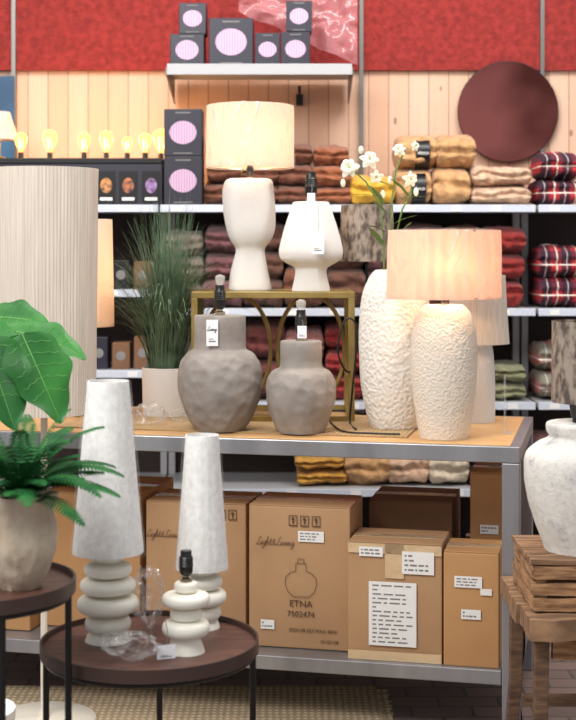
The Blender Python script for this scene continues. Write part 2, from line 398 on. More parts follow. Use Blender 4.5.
def lbox(px0,px1,py0,py1,d,z0,grp):
    w=(px1-px0)*d/F; h=(py1-py0)*d/F; D=min(w,.2)
    e=E('lantern_box',(X((px0+px1)/2,d),d+D/2,z0),'dark navy carton printed with a pale pink paper lantern','box',group=grp)
    MB().b2(-w/2,w/2,-D/2,D/2,0,h).obj('carton',m['navy'],e,False,bevel=.003)
    r=min(w,h)*.34
    disc((0,-D/2-.001,h*.5),r*1.05,r*.9).obj('lantern_picture',m['ltnpic'],e,False)
    MB().b2(-w*.25,w*.25,-D/2-.0015,-D/2-.0005,h*.05,h*.07).obj('printed_strip',m['inkg'],e,False)
    MB().b2(-w*.2,w*.2,-D/2-.0015,-D/2-.0005,h*.91,h*.935).obj('printed_strip',m['inkg'],e,False)
g='boxed lanterns on the wall shelf'
lbox(170,204,32,64,6.38,zt,g); lbox(209,253,16,64,6.38,zt,g); lbox(255,280,31,64,6.38,zt,g); lbox(281,310,30,64,6.38,zt,g)
lbox(179,206,1,32,6.38,zt+32*6.38/F,g); lbox(286,312,-1,30,6.38,zt+34.2*6.38/F,g)
g='boxed lanterns stacked on the shelf'
lbox(164,202,155,204,6.34,ZA,g); lbox(164,202,108,155,6.34,ZA+49.3*6.34/F,g)
q=MB(); vs=[];fs=[]; nx,nz=40,32
for i in range(nx+1):
    for j in range(nz+1):
        u=i/nx;v=j/nz
        p=Vector((X(238+u*120,6.55),6.62,Z(-35+v*98*(.45+.55*u),6.55)))
        p+=Vector((0,.04*noise.noise(Vector((u*6,v*3,1)))+.03*noise.noise(Vector((u*14+v*6,v*7,1))),.03*noise.noise(Vector((u*5,v*5,9))))); vs.append(p)
for i in range(nx):
    for j in range(nz): a=i*(nz+1)+j; fs.append((a,a+1,a+nz+2,a+nz+1))
q.add(vs,fs); o=q.obj('plastic_wrap',m['pinkfilm'],sharp=0); tag(o,'thin pinkish transparent plastic film draped over the wall shelf','plastic wrap')
# ------------------------------------------------------------ blankets
def blanket_mesh(w,h,D,seed):
    q=MB(); nx=30;na=56;vs=[];fs=[]
    for i in range(nx+1):
        u=i/nx; au=abs(u-.5)*2; e=(1-au**7)**.4*.55+.45 if au<1 else .45
        x=(u-.5)*w
        for j in range(na):
            t=2*pi*j/na; c=math.cos(t);s=math.sin(t)
            y=D/2*math.copysign(abs(c)**.9,c); z=h/2*math.copysign(abs(s)**.8,s)
            P_=Vector((x*9+seed,y*9,z*12))
            if c<0: y+=.028*math.exp(-((z+.1*h*noise.noise(Vector((x*6+seed,0,0))))/(h*.09))**2)*min(1,-c*2)
            nn=noise.noise(P_)*.018+noise.noise(P_*2.7)*.010+noise.noise(P_*7)*.005
            vs.append((x,y*(.9+.1*e)+nn*1.2,z*e+nn*.7+h/2))
    for i in range(nx):
        for j in range(na): fs.append((i*na+j,i*na+(j+1)%na,(i+1)*na+(j+1)%na,(i+1)*na+j))
    for end in(0,nx):
        o=len(vs); vs.append(((-.5 if end==0 else .5)*w,0,h/2))
        for j in range(na): fs.append((end*na+j,end*na+(j+1)%na,o))
    q.add(vs,fs); return q
LBL={'choc':'chocolate brown plush folded blanket','maroon':'dark maroon plush folded blanket','rust':'rust brown plush folded blanket','must':'mustard yellow plush folded blanket','yell':'bright yellow plush folded blanket','tan':'tan plush folded blanket','peach':'pale peach plush folded blanket','red':'deep red plush folded blanket','green':'olive green folded blanket','cream':'cream plush folded blanket','brown':'dark brown plush folded blanket','rose':'dusty rose folded blanket','grey':'grey brown folded blanket','plum':'muted plum plush folded blanket','dtan':'dark tan plush folded blanket','plaid':'red and navy plaid folded blanket','plaid2':'pink and grey plaid folded blanket'}
def stack(px0,px1,py0,pyb,zb,n,c,band=False,d=6.36):
    w=(px1-px0+2)*d/F; h=(pyb-py0)*6.3/F/n; D=.34
    cs=c if isinstance(c,(list,tuple)) else [c]*n
    for i in range(n):
        c=cs[i%len(cs)]
        j=random.uniform(-.008,.008)
        o=blanket_mesh(w*random.uniform(.93,1),h*1.06,D,random.random()*50).obj('blanket',m[c],loc=(X((px0+px1)/2,d)+j,d+D/2+random.uniform(0,.03),zb+i*h),sharp=0)
        tag(o,LBL[c]+' in a shop shelf stack','blanket',group='folded blankets on the shelves')
        if band:
            q=MB(); N=32; pts=[]
            for k in range(N):
                t=2*pi*k/N; cc=math.cos(t); ss=math.sin(t)
                pts.append((D/2*math.copysign(abs(cc)**.9,cc)*1.05,h/2*math.copysign(abs(ss)**.8,ss)*1.07+h/2))
            vs=[(x_,a_,b_) for x_ in(-.01,.055) for a_,b_ in pts]
            q.add(vs,[(k,(k+1)%N,N+(k+1)%N,N+k) for k in range(N)]); q.obj('paper_band',m['blackpl'],o)
            text('deco',.026,m['paper'],o,(.024,-D/2*1.05-.004,h*.42),rx=pi/2)
st=[(205,241,133,3,'choc'),(242,277,140,3,'choc'),(278,314,141,3,'choc'),(315,350,143,3,'rust'),(350,396,174,1,'yell')]
for a,b,t,n,c in st: stack(a,b,t,204,ZA,n,c)
stack(397,433,167,204,ZA,1,'tan',True); stack(434,471,167,204,ZA,1,'tan')
stack(397,437,133,167,ZA+37.3*.0045,1,'tan',True); stack(438,478,133,167,ZA+37.3*.0045,1,'tan')
stack(473,535,164,204,ZA,2,'peach'); stack(541,584,150,204,ZA,2,'plaid')
for a,b,t,n,c in [(165,203,230,3,'grey'),(204,243,225,3,'plum'),(244,284,222,3,'brown'),(285,325,226,2,'choc'),(326,365,228,2,'brown'),(366,405,236,2,'plum'),(406,446,224,2,'maroon'),(447,486,226,2,'rust'),(487,527,226,3,'red')]: stack(a,b,t,308,ZB,n,c)
stack(541,584,246,308,ZB,2,'plaid')
for a,b,t,n,c in [(165,203,345,2,'grey'),(204,243,325,3,'plum'),(244,284,322,2,'maroon'),(285,325,330,2,'rose'),(326,362,326,3,'red'),(363,402,330,2,'brown'),(403,445,330,3,'dtan'),(447,490,350,2,'rose'),(491,528,366,2,'green')]: stack(a,b,t,402,ZC,n,c)
stack(541,584,345,402,ZC,2,'plaid2')
for a,b,t,n,c in [(297,345,457,2,'must'),(346,390,455,1,['tan']),(391,430,456,1,['peach']),(431,472,455,1,'cream'),(474,530,450,2,'brown')]: stack(a,b,t,489,ZD,n,c)
stack(541,584,440,489,ZD,2,'rose')
# ------------------------------------------------------------ mirror
e=E('round_mirror',(X(509,6.78),6.82,Z(161,6.78)),'round bronze tinted mirror with thin dark rim on the plank wall','mirror')
r=50*6.78/F
disc((0,-.012,r),r,r,64).obj('mirror_glass',m['mirror'],e,False)
n=64
MB().tube([(r*math.cos(2*pi*i/n),-.008,r+r*math.sin(2*pi*i/n)) for i in range(n)],.004,8,True).obj('rim',m['black'],e)
o=MB().b2(X(-40,6.8),X(14,6.8),6.8,6.815,Z(165,6.8),Z(76,6.8)).obj('wall_poster',m['bluesign'],smooth=False); tag(o,'dark blue poster hanging on the plank wall','poster')
# ------------------------------------------------------------ bulb display
dd=6.34
e=E('bulb_display',(X(70,dd),dd+.11,ZA),'black shop display stand with lit filament bulbs on top','display stand')
w=92*dd/F; h=42*dd/F
MB().b2(-w,w,-.1,.12,0,h).obj('case',m['navy'],e,False,bevel=.004)
MB().b2(-w,w,-.105,.12,h,h+.025).obj('top_board',m['black'],e,False,bevel=.003)
for i,px in enumerate([106,128,151,85,60,30]):
    x=X(px,dd)-X(70,dd)
    MB().b2(x-.042,x+.042,-.104,-.1,.01,.155).obj('bulb_box',m['black'],e,False)
    disc((x,-.106,.09),.026,.034).obj('bulb_picture',M('bulb_picture_%d'%i,[(230,160,90),(214,130,80),(180,140,200),(220,190,120),(200,150,90),(220,170,90)][i],.5,col2=(60,40,50),vs=40),e,False)
    MB().b2(x-.028,x+.028,-.106,-.104,.022,.036).obj('printed_strip',m['paper'],e,False)
for px,s in((18,1),(47,1.15),(82,1),(104,1.1),(125,.8),(143,1),(158,1.25)):
    x=X(px,dd)-X(70,dd); z0=h+.025; yy=random.uniform(-.05,.05)
    MB().lathe([(.012,z0),(.013,z0+.025),(.01,z0+.03)],12,c=(x,yy,0)).obj('bulb_holder',m['black'],e)
    MB().lathe(smoothprof([(.009,z0+.03),(.012*s,z0+.03+.01*s),(.022*s,z0+.03+.03*s),(.029*s,z0+.03+.055*s),(.024*s,z0+.03+.08*s),(.0001,z0+.03+.092*s)],3),14,c=(x,yy,0)).obj('bulb',m['amberglass'],e)
    MB().tube([(x-.006,yy,z0+.04),(x-.010*s,yy,z0+.03+.06*s),(x-.004,yy,z0+.05),(x+.004,yy,z0+.03+.06*s),(x+.010*s,yy,z0+.05)],.0025,6).obj('filament',m['amber'],e)
    l=bpy.data.lights.new('filament_light','POINT'); l.energy=1.0*s; l.color=(1,.55,.18); l.shadow_soft_size=.02
    lo=bpy.data.objects.new('filament_light',l); COL.objects.link(lo); lo.parent=e; lo.location=(x,yy+.05,z0+.09)
for px in (-20,10,40,98,120,142):
    for z in (ZL1,ZL2):
        hh=random.uniform(.1,.15)
        e=E('gift_box',(X(px,6.36),6.45,z),'small dark boxed glassware on a shop shelf','box',group='small dark boxes on the shelves')
        MB().b2(-.04,.04,-.06,.06,0,hh).obj('carton',m[random.choice(['navy','card3','black'])],e,False,bevel=.003)
        q=MB();q.sphere((0,-.0605,hh*.5),.022,14,(1,.05,1)); q.obj('glass_picture',m['inkg'],e)
# ------------------------------------------------------------ steel table
L0=Vector((-.885,4.62)); R0=Vector((.706,4.26)); U=(R0-L0).normalized(); V=Vector((-U.y,U.x)); ANG=math.atan2(U.y,U.x)
L=L0-U*.5; TL=(R0-L).length; TD=.8
def TB(px,t):
    k=(px-288)/F; a=(k*(L.y+t*V.y)-L.x-t*V.x)/(U.x-k*U.y); return L+U*a+V*t
TZ=.9
e=E('workbench',(L.x,L.y,0),'steel framed shop display table with light wood top and lower shelf','table',rz=ANG)
q=MB(); th=.05
q.b2(0,TL,0,.045,TZ-th,TZ); q.b2(0,TL,TD-.045,TD,TZ-th,TZ); q.b2(0,.045,.045,TD-.045,TZ-th,TZ); q.b2(TL-.045,TL,.045,TD-.045,TZ-th,TZ)
q.obj('top_frame',m['steel'],e,False,bevel=.003)
MB().b2(.03,TL-.03,.012,TD-.03,TZ-.04,TZ+.002).obj('tabletop',m['oak'],e,False)
for a,b in((0,0),(TL-.055,0),(0,TD-.055),(TL-.055,TD-.055)):
    MB().b2(a,a+.055,b,b+.055,0,TZ-th-.0005).obj('leg',m['steel'],e,False,bevel=.004)
SZ=.215
q=MB(); q.b2(.056,TL-.056,.002,.04,SZ-.045,SZ); q.b2(.056,TL-.056,TD-.04,TD-.002,SZ-.045,SZ); q.b2(.005,.045,.056,TD-.056,SZ-.045,SZ); q.b2(TL-.045,TL-.005,.056,TD-.056,SZ-.045,SZ)
q.obj('shelf_frame',m['steel'],e,False,bevel=.003)
MB().b2(.046,TL-.046,.041,TD-.041,SZ-.03,SZ-.002).obj('lower_shelf',m['steel'],e,False)
c=L+U*1.17+V*.36
RZ=TZ+.007
o=MB().b2(-.60,.60,-.25,.25,0,.004).obj('table_runner',m['jute'],smooth=False,loc=(c.x,c.y,TZ+.0025),rz=ANG); tag(o,'woven jute runner lying on the display table','table runner')
# ------------------------------------------------------------ lamps
def film(e,z0,z1,rb,rt,amp=.003,over=.0,sd=0,n=150,mat='wrap'):
    q=MB(); K=30; P=[]
    for i in range(K+1):
        t=i/K; P.append((rb+(rt-rb)*t+.004+amp*.5,z0-over+(z1-z0+over)*t))
    P.append((rt*.75,z1+.006))
    def fn(t,z,r): 
        v=Vector((math.cos(t)*3.2+sd,math.sin(t)*3.2,z*2)); return amp*(1.2*noise.noise(v)+.7*(.5-abs(noise.noise(v*2.1)))-.2)
    q.lathe(P,n,fn=fn); q.f=[f for f in q.f if len(f)==4]
    return q.obj('plastic_wrap',m[mat],e,sharp=0)
def shade(e,z0,z1,rb,rt,mat,pleat=0,pn=60,lab=None,wav=0,rings=True,n=160):
    q=MB(); K=24; P=[]
    for i in range(K+1):
        t=i/K; P.append((rb+(rt-rb)*t,z0+(z1-z0)*t))
    inner=[(r-.003,z) for r,z in P[::-1]]
    def fn(t,z,r): return pleat*math.cos(pn*t+.8*math.sin(3*t))+wav*noise.noise(Vector((math.cos(t)*5,math.sin(t)*5,z*4)))
    q.lathe(P+inner,n,fn=fn,loop=True); o=q.obj('lamp_shade',mat,e,sharp=80)
    if lab: o['label']=lab
    if rings:
        q=MB()
        for z,r in((z0+.004,rb-.006),(z1-.004,rt-.006)): q.tube([(r*math.cos(2*pi*i/40),r*math.sin(2*pi*i/40),z) for i in range(40)],.0018,6,True)
        for i in range(3):
            a=2*pi*i/3+.3; q.tube([(0,0,z1-.03),((rt-.006)*math.cos(a),(rt-.006)*math.sin(a),z1-.005)],.0016,6)
        q.obj('shade_wire_frame',m['chrome'],e)
    return o
def socket(e,z,h=.09,r=.018):
    q=MB(); q.lathe([(r*.9,z),(r*.9,z+h*.12),(r*.45,z+h*.16),(r*.45,z+h*.2)],20); q.obj('socket_collar',m['chrome'],e)
    q=MB(); P=[(r*.55,z+h*.2),(r*.95,z+h*.3),(r,z+h*.5)]
    for i in range(5): P+=[(r*1.05,z+h*(.52+.06*i)),(r*.95,z+h*(.55+.06*i))]
    P+=[(r*.8,z+h*.85),(r*.8,z+h),(r*.5,z+h)]
    q.lathe(P,20); q.obj('bulb_socket',m['blackpl'],e)
def bulb_at(e,z,r=.024,fy=0):
    MB().sphere((0,-fy,z),r,10).obj('light_bulb',m['bulb'],e)
    MB().tube([(0,0,z-r*3),(0,-fy*.5,z-r*2),(0,-fy,z-r*.8)],.011,12).obj('bulb_socket',m['paper'],e)
def hang_tag(e,x,y,z,w=.035,h=.055,s='',rz=0,cord=.03):
    t=MB().b2(-w/2,w/2,-.0006,.0006,-h,0).obj('price_tag',m['tagp'],e,False,loc=(x,y,z),rz=rz)
    MB().tube([(0,0,-.004),(.004,.004,cord*.5),(0,.012,cord)],.0010,5).obj('tag_string',m['inkg'],t)
    MB().b2(-w*.3,w*.3,-.0012,-.0006,-h*.85,-h*.8).b2(-w*.3,w*.1,-.0012,-.0006,-h*.75,-h*.72).obj('printed_lines',m['inkg'],t,False)
    if s: script(s,h*.15,m['ink'],t,-.002,-.0015,-h*.42,.0006)
def body(e,prof,mat,name='lamp_base',n=72,fn=None,sx=1,sy=1,sharp=50,pw=1):
    q=MB(); P=[(.0001,prof[0][1])]+prof+[(.0001,0)]
    q.lathe(P,n,fn=fn,sx=sx,sy=sy,pw=pw); return q.obj(name,mat,e,sharp=sharp)
def dense(P,k):
    out=[]
    for (a,b),(c,d) in zip(P[:-1],P[1:]):
        for i in range(k): out.append((a+(c-a)*i/k,b+(d-b)*i/k))
    return out+[P[-1]]
def grey(px,d,neck,bod,z,sd,label,amp):
    e=E('table_lamp',(X(px,d),d,z),label,'lamp',rz=.1)
    zb=Z(bod[-1][1],d)
    N=[(a*d/F,Z(b,d)-zb) for a,b in neck]; B=smoothprof([(a*d/F,Z(b,d)-zb) for a,b in bod],8)
    zn=N[-1][1]-.004; top=N[0][1]
    def fn(t,zz,r):
        if zz>zn: return 0
        f=min(1,(zn-zz)/.025)*min(1,zz/.02)
        v=noise.voronoi(Vector((r*math.cos(t)*24+sd,r*math.sin(t)*24,zz*24)))[0]
        return amp*f*(min(v[0],.6)**2*1.6-.25)
    body(e,dense(N,3)+B,m['grayclay'],n=150,fn=fn); socket(e,top,.1,.019)
    q=MB(); q.lathe(smoothprof([(.012,top+.1),(.016,top+.115),(.015,top+.13),(.0001,top+.136)],3),16); q.obj('glass_bulb',m['glass'],e)
    return e,top
e,top=grey(220,4.63,[(25,320),(25.8,321.5),(25.8,352)],[(27,354),(34.5,359),(39.5,369),(41.5,383),(40,400),(33,419),(24,434)],RZ,1,'large dimpled grey ceramic lamp base on the jute runner',.0095)
hang_tag(e,-.03,-.092,top-.01,.038,.085,'Living',cord=.02)
e,top=grey(301,4.57,[(20,343),(20.8,344.5),(20.8,368)],[(22,370),(29,374),(33.5,383),(34.5,395),(32,411),(23,434)],RZ,5,'small dimpled grey ceramic lamp base on the jute runner',.0085)
hang_tag(e,.0,-.03,top+.05,.03,.04,cord=.02)
# brass side table
gz=1.355
e=E('brass_side_table',(-.052,5.03,RZ),'open brass framed side table with ring detail and flat top','side table')
hw=.272; hd=.175; hh=gz-RZ; q=MB()
b=.011
for sx in(-1,1):
    for sy in(-1,1):
        MB().b2(sx*hw-b,sx*hw+b,sy*hd-b,sy*hd+b,0,hh-.022).obj('leg',m['gold'],e,False,bevel=.002)
q.b2(-hw-b,hw+b,-hd-b,-hd+b,hh-.022,hh); q.b2(-hw-b,hw+b,hd-b,hd+b,hh-.022,hh)
q.b2(-hw-b,-hw+b,-hd+b,hd-b,hh-.022,hh); q.b2(hw-b,hw+b,-hd+b,hd-b,hh-.022,hh)
q.obj('top_frame',m['gold'],e,False,bevel=.002)
MB().b2(-hw+b,hw-b,-hd+b,hd-b,hh-.01,hh-.001).obj('tabletop',m['gold'],e,False)
for a in ((-hw+b,hw-b,-hd-b*.8,-hd+b*.8),(-hw+b,hw-b,hd-b*.8,hd+b*.8),(-hw-b*.8,-hw+b*.8,-hd+b,hd-b),(hw-b*.8,hw+b*.8,-hd+b,hd-b)):
    MB().b2(*a,0,.016).obj('stretcher',m['gold'],e,False)
for cx in(-.137,.137):
    rr=.125; MB().tube([(cx+rr*math.cos(2*pi*i/48),hd,hh/2+1.6*rr*math.sin(2*pi*i/48)) for i in range(48)],.008,8,True).obj('ring_detail',m['gold'],e)
# white sculptural lamps on brass table
def irr(amp,sd):
    return lambda t,z,r: amp*noise.noise(Vector((math.cos(t)*1.2+sd,math.sin(t)*1.2,z*7)))
d=5.05; e=E('table_lamp',(X(250,d),d,gz),'white sculptural ceramic lamp with lit cream shade','lamp',rz=.1)
P=pxprof([(19,177.5),(23,179),(25.3,185),(26,198),(25.6,214),(24,229),(20.5,239),(16,245),(14.5,248.5),(15,254),(18,267),(20.5,280),(21.5,287),(21,289)],d,gz,3)
body(e,P,m['whiteclay'],sy=.78,pw=.76,fn=irr(.010,3),n=96,sharp=40); zt_=P[0][1]; socket(e,zt_,.05,.013); bulb_at(e,zt_+.125,.022,.085)
z0,z1,rb,rt=Z(168,d)-gz,Z(106,d)-gz,44*d/F,42.5*d/F
shade(e,z0,z1,rb,rt,m['shadelit'],.0014,38,wav=.005); film(e,z0,z1,rb,rt,.004,sd=2)
q=MB(); q.tube([(-.03,-.03,zt_+.03),(-.035,-.05,zt_+.01),(-.03,-.06,zt_+.03),(-.02,-.05,zt_+.045),(-.03,-.03,zt_+.03)],.002,6); q.obj('cord_tie',m['gold'],e)
d=4.97; e=E('table_lamp',(X(311,d),d,gz),'white sculptural ceramic lamp base with black socket, no shade','lamp')
def facet(nf,k,off=0):
    A=2*pi/nf
    def fn(t,z,r):
        a=((t+off)%A)-A/2
        return r*k*(math.cos(A/2)/math.cos(a)-1+.5*(1-math.cos(A/2)))
    return fn
P=pxprof([(15.5,204),(18,205),(19,208),(23.5,221),(27.5,234),(31,248),(31.8,255),(30,261),(24,265.5),(17.5,269),(15.5,273),(16.5,281),(18.5,289),(19,293)],d,gz,2)
body(e,P,m['whiteclay'],sy=.75,fn=facet(7,.7,.25),n=112,sharp=22); top=P[0][1]; socket(e,top,.105,.022)
hang_tag(e,.022,-.115,top-.11,.042,.075,'',cord=.11); hang_tag(e,.0,-.035,top+.03,.028,.04)
# pebbled vase with flowers
d=4.70; vx=X(395,d)
e=E('floor_vase',(vx,d,RZ),'tall egg shaped white vase with pebbled texture holding white flowers','vase')
P=pxprof([(17,276),(21,277.5),(27,286),(33.5,304),(36,335),(36,360),(34,392),(29,418),(25,431),(24,433)],d,RZ,5)
def tex(sc,amp):
    def fn(t,z,r): return amp*noise.noise(Vector((r*math.cos(t)*sc,r*math.sin(t)*sc,z*sc)))
    return fn
body(e,P,m['pebble'],'vase_body',n=96,fn=tex(60,.0014),sharp=80); vt=P[0][1]
fl=E('flower_bunch',(vx-.01,d,RZ+vt),'cream white flowers with green stems standing in the vase','flowers')
def P3(px,py,dd=4.66): return Vector((X(px,dd)-fl.location.x,dd-fl.location.y,Z(py,dd)-fl.location.z))
def flower(parent,c,r,dirv,seed):
    random.seed(seed); q=MB(); dirv=Vector(dirv).normalized(); a=dirv.orthogonal().normalized(); b=dirv.cross(a)
    for lay in(0,1):
      for i in range(5):
        t=2*pi*(i+.5*lay)/5+seed+random.uniform(-.15,.15); o=a*math.cos(t)+b*math.sin(t); s=dirv.cross(o)
        ln=r*random.uniform(.8,1.15)*(1-.3*lay); vs=[];fs=[]
        for k in range(7):
            u=k/6; wd=.72*r*math.sin(pi*(.12+.84*u))**.7; cup=dirv*(r*(.35+.4*lay)*math.sin(u*pi*.75)-r*.1-r*.25*u*u*(1-lay))
            for sgn in(-1,0,1): vs.append(Vector(c)+o*ln*u+s*sgn*wd*.5+cup+dirv*(.12*r*abs(sgn)*math.cos(u*5)))
        for k in range(6):
            for j in(0,1): x=k*3+j; fs.append((x,x+1,x+4,x+3))
        q.add(vs,fs)
    f=q.obj('flower',m['petal'],parent,sharp=0)
    MB().sphere(Vector(c)+dirv*r*.12,r*.14,10).obj('flower_centre',m['pollen'],f)
heads=[(350,168,.036,(-.4,-1,.3)),(369,160,.033,(.3,-1,.5)),(376,177,.024,(.1,-1,-.3)),(399,150,.024,(-.2,-1,.5)),(415,146,.018,(.6,-1,.2)),(410,179,.027,(.5,-1,0))]
stems=[[(384,276),(384,240),(380,205),(366,182),(353,170)],[(388,276),(390,240),(392,200),(396,170),(405,150)],[(391,276),(395,240),(402,210),(411,192),(412,180)]]
for s in stems:
    MB().tube([Vector((0,0,-.25))]+[P3(*p) for p in s],.0030,6).obj('stem',m['stem'],fl)
for i,(px,py,r,dv) in enumerate(heads): flower(fl,P3(px,py,4.64),r,dv,i*1.3)
for (px,py) in ((343,183),(416,192),(383,194),(390,180),(361,150)): MB().sphere(P3(px,py,4.65),.009,10,(1,1,1.6)).obj('flower_bud',m['petal'],fl)
def leafmesh(q,p0,dirv,up,ln,wd,droop=.3,nseg=10,fold=.15,heart=False):
    dirv=Vector(dirv).normalized(); up=Vector(up); side=dirv.cross(up).normalized(); up=side.cross(dirv).normalized(); vs=[];fs=[]; J=6; mid=[]
    for k in range(nseg+1):
        u=k/nseg
        if heart:
            w=wd*.5*(math.sin(pi*min(1,(u**.7)*.985+.012))**.72)*(1.12-.2*u)
        else: w=wd*.5*(math.sin(pi*min(1,u**.8*.97+.02))**.75)
        c=Vector(p0)+dirv*ln*u*(1-.15*droop*u)-Vector((0,0,1))*droop*ln*u*u*.6
        mid.append(c)
        for j in range(-J,J+1): 
            s=j/J; w2=w*(1+(.07*math.sin(u*17+(3 if j>0 else 0)) if heart else 0)*abs(s))
            vs.append(c+side*w2*s+up*(fold*w*abs(s)*(1.6-abs(s)*1.0)+.03*wd*math.sin(u*12+2*abs(s)+(2 if j>0 else 0))*abs(s)**1.5))
    R=2*J+1
    for k in range(nseg):
        for j in range(2*J): x=k*R+j; fs.append((x,x+1,x+R+1,x+R))
    q.add(vs,fs)
    veins=[]
    if heart:
        for k0 in range(3,nseg-7,4):
            for s in(-1,1):
                pts=[]
                for st in range(0,J):
                    kk=min(nseg,k0+st//2); pts.append(vs[kk*R+J+s*st]+up*.0004-Vector((0,.0004,0)))
                veins.append(pts)
    return mid,veins,up
for (px,py,dv) in [(386,232,(-1,-.2,.5)),(392,225,(1,-.2,.6)),(398,200,(1,0,.3)),(384,205,(-.6,-.3,1)),(382,245,(-.5,-.4,.8)),(396,240,(.6,-.2,.9)),(408,195,(-.6,-.2,.7)),(376,196,(-1,0,.2)),(388,215,(-.8,-.2,.9)),(394,188,(-.9,0,.5))]:
    q=MB(); leafmesh(q,P3(px,py),dv,(0,0,1),.1,.032); q.obj('leaf',m['stem'],fl,sharp=0)
# lit lamp D
d=4.46; e=E('table_lamp',(X(444,d),d,TZ+.0025),'cream pebbled egg shaped lamp with lit peach drum shade','lamp',rz=.0)
P=pxprof([(17,309),(20,310),(26,317),(31,332),(33,352),(33,375),(31,400),(28,420),(25,438),(24,442)],d,TZ,5)
body(e,P,m['pebble2'],n=96,fn=tex(90,.001),sharp=80); top=P[0][1]; socket(e,top,.045,.013); bulb_at(e,top+.13,.024,.112)
z0,z1,rb,rt=Z(299,d)-TZ,Z(231,d)-TZ,57*d/F,54.5*d/F
shade(e,z0,z1,rb,rt,m['shadepeach'],.0028,26,wav=.006,lab='peach pleated drum shade in plastic'); film(e,z0,z1,rb,rt,.005,sd=5)
# lamp E behind
d=4.88; e=E('table_lamp',(X(478,d),d,TZ+.0025),'white ribbed column lamp with off-white tapered shade','lamp')
P=pxprof([(8,335),(13,340),(16,360),(17,385),(17,410),(17,421)],d,TZ,4); body(e,P,m['whiteclay'])
socket(e,P[0][1],.05,.012)
shade(e,Z(344,d)-TZ,Z(276,d)-TZ,31*d/F,27*d/F,m['shadebig'],.0006,60,wav=.002,rings=False)
# brown shade lamp
p=TB(367,.74); d=p.y; e=E('table_lamp',(p.x,d,TZ+.0025),'slim black lamp with mottled brown textured shade','lamp')
q=MB(); q.lathe([(.05,0),(.05,.01),(.008,.016),(.006,.03),(.006,.66),(.0001,.66)],24); q.obj('lamp_base',m['black'],e)
shade(e,Z(262,d)-TZ,Z(206,d)-TZ,27*d/F,26*d/F,m['shadebrown'],0,1,wav=.003,rings=False)
# lit lamp behind big shade
p=TB(86,.45); d=p.y; e=E('table_lamp',(p.x,d,TZ+.0025),'slim lamp with glowing cream shade beside the grass plant','lamp')
q=MB(); q.lathe([(.05,0),(.05,.012),(.01,.02),(.008,.05),(.008,.42),(.0001,.42)],24); q.obj('lamp_base',m['gold'],e)
shade(e,Z(327,d)-TZ,Z(220,d)-TZ,28*d/F,26*d/F,m['shadelit'],.001,60,wav=.001); bulb_at(e,.49,.022)
# big floor lamp
d=4.42; e=E('floor_lamp',(X(44,d),d,0),'cream floor lamp with tall ribbed linen shade','lamp')
q=MB(); q.lathe([(.165,0),(.165,.018),(.16,.024),(.02,.03),(.014,.05),(.0001,.05)],48); q.obj('lamp_base',m['floorlamp'],e)
zb=Z(412,d); q=MB(); q.lathe([(.011,.045),(.011,zb+.3),(.0001,zb+.3)],16); q.obj('pole',m['floorlamp'],e)
shade(e,zb,Z(169,d),51*d/F,54*d/F,m['shadebig'],.0008,96,wav=.002,n=768)
# ------------------------------------------------------------ grass plant
d=5.06; e=E('potted_grass',(X(167,d),d,TZ+.0025),'tall grey green ornamental grass in a white pot','plant')
q=MB(); r=d/F; q.lathe([(.0001,0),(23.5*r,0),(24*r,.004),(25*r,.17),(25*r,.175),(23.5*r,.175),(23*r,.15),(.0001,.15)],48); q.obj('pot',m['potwhite'],e)
q=MB(); q.lathe([(.0001,.155),(22.9*r,.151)],24); q.obj('soil',m['soil'],e)
random.seed(3); q=MB()
for i in range(760):
    a=random.uniform(0,2*pi); rr=random.uniform(0,.065); lean=abs(random.gauss(0,.55))+.04; ln=random.uniform(.36,.70); w=random.uniform(.0018,.0036)
    bx,by=rr*math.cos(a),rr*math.sin(a); a2=a+random.gauss(0,.4); dr=Vector((math.cos(a2),math.sin(a2),0)); sd=Vector((-dr.y,dr.x,0)); vs=[];fs=[]
    lean=min(lean,.95)
    if dr.x>.3: lean*=.7
    if dr.x<-.3: lean*=.85
    if abs(dr.y)>.5: lean*=.6
    K=10
    for k in range(K):
        u=k/(K-1); c=Vector((bx,by,.15))+dr*ln*(lean*.3*u+lean*.9*u*u)*.85+Vector((0,0,ln*(u-1.0*lean*u*u*u)))
        ww=w*(1-u*.85); vs+=[c-sd*ww,c+dr*ww*.6,c+sd*ww]
    for k in range(K-1):
        for j in(0,1): x=k*3+j; fs.append((x,x+1,x+4,x+3))
    q.add(vs,fs)
g=q.obj('grass_blades',m['grass'],e,sharp=0); g['kind']='stuff'
# ------------------------------------------------------------ acrylic stand, cable
p=TB(508,.3); o=MB().b2(-.012,.012,-.03,.03,0,.004).b2(-.011,-.008,-.03,.03,.004,.19).obj('acrylic_sign_holder',m['acryl'],smooth=False,loc=(p.x,p.y,TZ+.0025),rz=ANG); tag(o,'small clear acrylic sign holder on the wooden table edge','sign holder')
def cable(pts,label,r=.0035):
    o=MB().tube(crv(pts,8),r,8).obj('power_cable',m['cable']); tag(o,label,'cable')
def W(px,py,d): return Vector((X(px,d),d,Z(py,d)))
cable([W(350,310,5.24),W(356,340,5.0),W(349,372,4.84),W(338,352,4.8),W(345,320,4.8),W(357,330,4.8),W(352,395,4.8),Vector((X(350,4.8),4.8,RZ+.004)),Vector((X(356,4.6),4.6,RZ+.004))],'black power cable looping down from the brass side table')
cable([Vector((X(330,4.8),4.8,RZ+.004)),Vector((X(343,4.55),4.55,RZ+.004)),Vector((X(372,4.50),4.50,RZ+.004)),Vector((X(400,4.48),4.48,RZ+.004))],'black power cable lying on the jute runner',.003)
